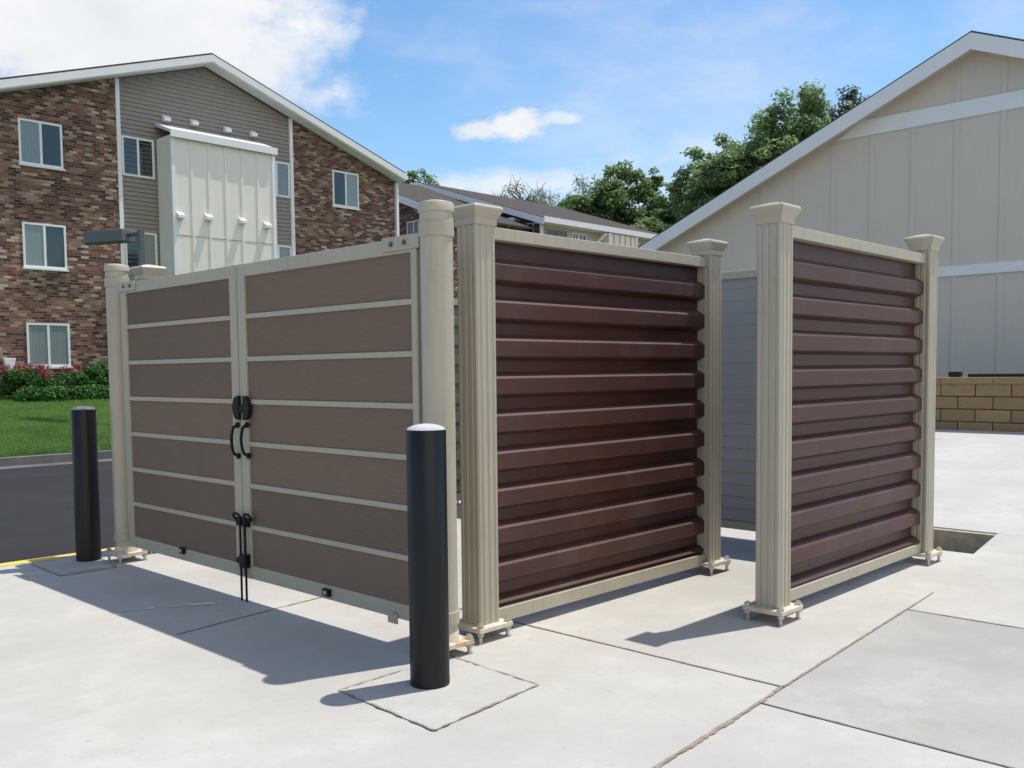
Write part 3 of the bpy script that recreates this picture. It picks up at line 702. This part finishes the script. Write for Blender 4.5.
mb.build('batten', m_yelw, bb)
for x in (wx(600), wx(627)): MB().box(x - .02, x + .16, Y2w - .56, Y2w - .531, .4, zE - .02).build('corner_board', m_white, bb)
MB().tube([(wx(596), Y2w - .65, zE - .1), (wx(592), Y2w - .12, zE - .65), (wx(585), Y2w - .12, zE - .95)], .06, 8).build('downspout', m_white, Q)
pw = atp(522, 232, 0, X2); window(Q, 0, X2 - .01, pw.y - .75, pw.y + .75, pw.z - 1.1, pw.z + .35, dark=2, sill=False)
pw = atp(498, 226, 0, X2); MB().box(X2 - .5, X2 - .002, pw.y - 1.4, pw.y + 1.2, pw.z - .1, pw.z + .18).build('porch_beam', m_white, Q)
pw = atp(426, 195, 0, X2); MB().box(X2 - .15, X2 - .002, pw.y - .12, pw.y + .12, pw.z - .2, pw.z + .25).build('vent_hood', m_white, Q)
# low brick wing between the two blocks
XA = 27.0; an = []
f0 = atp(400, 196.5, 0, XA); f1 = atp(426, 206.5, 0, XA); sl = (f1.z - f0.z) / (f1.y - f0.y)
def az(y): return f0.z + sl * (y - f0.y)
ya, yb_ = f1.y - 1.2, f0.y + 4
V_ = thing('brick_wing', 'low brick wing with shingle roof between the two apartment blocks', 'building', (XA, 32, 0))
MB().prism([(XA + .35, ya, .3), (XA + .35, yb_, .3), (XA + .35, yb_, az(yb_) - .1), (XA + .35, ya, az(ya) - .1)], (4.8, 0, 0)).build('wall', m_brick, V_)
rf = MB().prism([(XA, ya - .5, az(ya - .5) + .05), (XA, yb_ + .5, az(yb_ + .5) + .05), (XA, yb_ + .5, az(yb_ + .5) - .03), (XA, ya - .5, az(ya - .5) - .03)], (5.2, 0, 0)).build('roof', m_shing, V_)
MB().prism([(XA - .04, ya - .5, az(ya - .5) + .03), (XA - .04, yb_ + .5, az(yb_ + .5) + .03), (XA - .04, yb_ + .5, az(yb_ + .5) - .26), (XA - .04, ya - .5, az(ya - .5) - .26)], (.036, 0, 0)).build('fascia', m_white, rf)
pa, pb = atp(407.5, 222, 0, XA + .35), atp(421, 236, 0, XA + .35); window(V_, 0, XA + .34, pb.y, pa.y, pb.z - .4, pa.z, dark=2, sill=False)

# ---------------------------------------------------------------- trees
def tree(label, px, py_top, depth, wpx, hpx, mat, n, s0=.16, s1=.34, nclump=40, seed=0, dens=1.0, bark=m_bark, group='trees behind the buildings', sprig=0, gap=-.3, twig=1.0):
    random.seed(1000 + seed)
    top = atd(px, py_top, depth); m = depth / F; Wm = wpx * m / 2; Hm = hpx * m
    x, y, zt = top.x, top.y, top.z; zb = .3
    t = thing('tree', label, 'tree', (x, y, zb), group)
    cz = zt - Hm / 2; br = MB(); cl = []
    tr = max(.16, Wm * .05)
    br.tube([(x, y, zb - .5), (x + U(-.2, .2), y, zb + (cz - zb) * .5), (x + U(-.3, .3), y + U(-.3, .3), cz), (x, y, cz + Hm * .3)], [tr, tr * .8, tr * .55, tr * .15], 8)
    off = Vector((seed * 3.7, seed * 1.3, 0)); boughs = []
    for k in range(9):
        a = U(0, 6.283); b_ = Vector((x + math.cos(a) * Wm * U(.25, .6), y + math.sin(a) * Wm * U(.25, .6), cz + U(-.25, .32) * Hm)); boughs.append(b_)
        s_ = Vector((x, y, min(b_.z - .12 * Hm, cz + .1 * Hm)))
        br.tube([s_, s_.lerp(b_, .5) + Vector((0, 0, .3)), b_], [tr * .4, tr * .25, tr * .12], 5)
    tries = 0
    while len(cl) < nclump and tries < 20000:
        tries += 1
        d = Vector((U(-1, 1), U(-1, 1), U(-1, 1)))
        if d.length > 1 or d.length < .05: continue
        lim = .72 + .55 * noise.noise(d.normalized() * 1.7 + off)      # uneven outline
        d = d.normalized() * (d.length ** .75) * max(.35, min(1.05, lim))
        wz = 1 - .38 * max(0, d.z) ** 1.5
        c = Vector((x + d.x * Wm * 1.05 * wz, y + d.y * Wm * 1.05 * wz, cz + d.z * Hm * .55))
        if noise.noise(c * (.9 / max(.6, Wm * .22)) + off) < gap: continue
        if len(cl) > 6 and min((c - Vector(q[:3])).length for q in cl) > max(.34 * Wm, .05 * Hm): continue
        r = Wm * U(.10, .20) * dens
        cl.append((c.x, c.y, c.z, r * U(.9, 1.5), r * U(.9, 1.5), r * U(.6, 1.0)))
        B_ = min(boughs, key=lambda q: (q - c).length)
        if sprig or len(cl) % 4 == 0: br.tube([B_, B_.lerp(c, .5) + Vector((0, 0, .1)), c], [tr * .12 * twig, tr * .08 * twig, tr * .03 * twig], 4)
        for q in range(sprig):
            e = c + Vector((U(-1, 1), U(-1, 1), U(.3, 1.6))).normalized() * Wm * U(.12, .3)
            br.tube([c, c.lerp(e, .5) + Vector((U(-.1, .1), U(-.1, .1), U(-.1, .1))), e], [tr * .045 * twig, tr * .03 * twig, tr * .015 * twig], 4)
    br.build('trunk', bark, t, fix=False)
    mb = MB(); mb.v, mb.f = leafcloud(cl, n, s0, s1, .5); mb.build('crown', mat, t, fix=False)
tree('large mid green tree rising directly behind the garage roof slope', 792, 86, 52, 128, 215, m_leafA, 34000, .08, .17, 300, 1, gap=-1)
tree('bluish green tree top showing above the garage roof near its ridge', 868, 80, 62, 112, 150, m_leafC, 12000, .1, .19, 150, 2)
tree('middle green tree filling in just left of the largest tree', 735, 98, 53, 112, 220, m_leafA, 27000, .08, .17, 260, 21, gap=-1)
tree('open crowned tree with sky gaps at the left edge of the tall tree group', 708, 108, 55, 78, 230, m_leafA, 15000, .08, .17, 190, 13, 1.0, gap=-1)
tree('slender loose tree standing above the dark evergreen mass', 652, 146, 64, 46, 130, m_leafB, 3600, .08, .15, 90, 4, .9, gap=-1)
tree('dark green bushy tree behind the right end of the far roof', 616, 156, 62, 90, 155, m_leafB, 17000, .08, .18, 180, 5, gap=-1)
tree('dark green tree filling the gap between far roof and garage', 674, 163, 62, 96, 160, m_leafB, 19000, .08, .17, 190, 6, gap=-1)
tree('small bright green tree low in front of the dark green ones', 648, 206, 60, 70, 80, m_leafA, 12000, .07, .15, 110, 12, 1.2, gap=-1)
tree('low yellowish green tree over the far roof ridge', 574, 190, 62, 72, 70, m_leafB, 9000, .08, .18, 90, 7, 1.2, gap=-1)
tree('thin pale tree of grey twigs and few leaves above the far roof', 520, 168, 66, 124, 120, m_leafS, 5200, .06, .13, 110, 8, 1.0, m_barkg, sprig=5, twig=3.4)
tree('narrow sparse twiggy tree between the thin pale tree and the dark bushy one', 588, 180, 66, 84, 110, m_leafS, 1700, .06, .13, 60, 9, 1.0, m_barkg, sprig=5, twig=3.2)
tree('green tree top peeping between the brick block and the far gable', 413, 164, 70, 64, 80, m_leafA, 5500, .08, .18, 70, 10)

# ---------------------------------------------------------------- sky, clouds, sun
sc = bpy.context.scene
w = bpy.data.worlds.new('World'); sc.world = w; w.use_nodes = True; nt = w.node_tree; N = nt.nodes; Lk = nt.links
bg = N['Background']
sun_dir = Vector((.342, -.119, 1)).normalized(); el = math.asin(sun_dir.z)
sky = N.new('ShaderNodeTexSky'); sky.sky_type = 'NISHITA'; sky.sun_disc = False; sky.sun_elevation = el
sky.sun_rotation = math.atan2(sun_dir.x, sun_dir.y); sky.altitude = 200; sky.air_density = 1.15; sky.dust_density = .4; sky.ozone_density = 1.6
def wmath(op, a, b=0.0, c=0.0):
    m = N.new('ShaderNodeMath'); m.operation = op
    for v, i in ((a, 0), (b, 1), (c, 2)):
        if isinstance(v, (int, float)): m.inputs[i].default_value = v
        else: Lk.new(v, m.inputs[i])
    return m.outputs[0]
tc = N.new('ShaderNodeTexCoord'); sp = N.new('ShaderNodeSeparateXYZ'); Lk.new(tc.outputs['Generated'], sp.inputs[0])
az_ = wmath('ARCTAN2', sp.outputs[1], sp.outputs[0]); el_ = wmath('ARCSINE', sp.outputs[2])
def wnoise(scale, detail, rough, sc3=(1, 1, 1.8)):
    mp = N.new('ShaderNodeMapping'); mp.inputs['Scale'].default_value = sc3; Lk.new(tc.outputs['Generated'], mp.inputs[0])
    n = N.new('ShaderNodeTexNoise'); n.inputs['Scale'].default_value = scale; n.inputs['Detail'].default_value = detail; n.inputs['Roughness'].default_value = rough; Lk.new(mp.outputs[0], n.inputs['Vector']); return n.outputs['Fac']
nA = wnoise(9, 8, .58); nB = wnoise(26, 7, .6); nC = wnoise(5, 8, .62, (1, 1, 2.4))
def cloud(px, py, ax, ay, noise, amp, lo, hi, dens, azel=None):
    d = ray(px, py).normalized(); a0 = math.atan2(d.y, d.x); e0_ = math.asin(d.z)
    if azel: a0, e0_ = azel
    a = wmath('DIVIDE', wmath('SUBTRACT', az_, a0), ax / F); e = wmath('DIVIDE', wmath('SUBTRACT', el_, e0_), ay / F)
    r = wmath('SQRT', wmath('ADD', wmath('MULTIPLY', a, a), wmath('MULTIPLY', e, e)))
    v = wmath('ADD', wmath('SUBTRACT', 1.0, r), wmath('MULTIPLY', wmath('SUBTRACT', noise, .5), amp))
    mr = N.new('ShaderNodeMapRange'); mr.interpolation_type = 'SMOOTHSTEP'; Lk.new(v, mr.inputs[0]); mr.inputs[1].default_value = lo; mr.inputs[2].default_value = hi; mr.inputs[4].default_value = dens
    return mr.outputs[0]
CL = [cloud(85, 10, 270, 140, nA, 1.6, .02, .55, .97), cloud(215, 55, 115, 85, nA, 1.3, .0, .6, .9), cloud(-40, 90, 120, 60, nA, 1.2, .1, .7, .6),
      cloud(516, 126, 42, 18, nB, 2.0, .02, .75, .95), cloud(476, 130, 30, 13, nB, 1.7, .0, .65, .85), cloud(566, 118, 30, 9, nB, 1.6, .0, .8, .7),
      cloud(705, 150, 130, 50, nA, 1.6, .1, 1.1, .6), cloud(720, 70, 340, 120, nC, 2.4, .0, 1.5, .62), cloud(500, 186, 160, 22, nB, 1.2, .1, .9, .8), cloud(640, 190, 200, 40, nC, 1.5, .1, 1.2, .5),
      cloud(980, 20, 160, 60, nC, 2.2, .2, 1.4, .4), cloud(0, 0, 4000, 620, nC, .5, .0, .35, .18, (0, R_(82))), cloud(0, 0, 520, 240, nA, 1.6, .1, .7, .3, (R_(-165), R_(32))), cloud(0, 0, 400, 160, nA, 2.0, .1, .9, .8, (R_(115), R_(30)))]  # azel entries: unseen veil and clouds added to whiten the skylight
tot = CL[0]
for c in CL[1:]: tot = wmath('MAXIMUM', tot, c)
shade = N.new('ShaderNodeValToRGB'); Lk.new(nA, shade.inputs[0]); shade.color_ramp.elements[0].position = .3; shade.color_ramp.elements[0].color = (7.2, 7.4, 7.65, 1); shade.color_ramp.elements[1].position = .65; shade.color_ramp.elements[1].color = (8.45, 8.5, 8.55, 1)
mx = N.new('ShaderNodeMix'); mx.data_type = 'RGBA'; Lk.new(tot, mx.inputs[0]); hs = N.new('ShaderNodeHueSaturation'); hs.inputs['Saturation'].default_value = 1.22; hs.inputs['Value'].default_value = 1.46; Lk.new(sky.outputs[0], hs.inputs['Color']); Lk.new(hs.outputs[0], mx.inputs[6]); Lk.new(shade.outputs[0], mx.inputs[7])
fill_bank = cloud(0, 0, 800, 560, nA, 1.2, .0, .5, 1.0, (R_(-108), R_(34)))  # unseen bright cloud, added outside the view to fill faces towards -Y
mx2 = N.new('ShaderNodeMix'); mx2.data_type = 'RGBA'; Lk.new(fill_bank, mx2.inputs[0]); Lk.new(mx.outputs[2], mx2.inputs[6]); mx2.inputs[7].default_value = (12.0, 11.0, 9.8, 1)
Lk.new(mx2.outputs[2], bg.inputs[0]); bg.inputs[1].default_value = .115
sl_ = bpy.data.lights.new('sun', 'SUN'); so = bpy.data.objects.new('sun', sl_); C.objects.link(so)
sl_.energy = 5.0; sl_.angle = R_(.53); sl_.color = (1, .95, .865)
so.rotation_euler = (-sun_dir).to_track_quat('-Z', 'Y').to_euler(); so.location = (5, 0, 30)
vs_ = sc.view_settings; vs_.view_transform = 'Standard'; vs_.look = 'None'; vs_.exposure = 0; vs_.gamma = 1; vs_.use_curve_mapping = False
sc.cycles.max_bounces = 8; sc.cycles.use_denoising = True
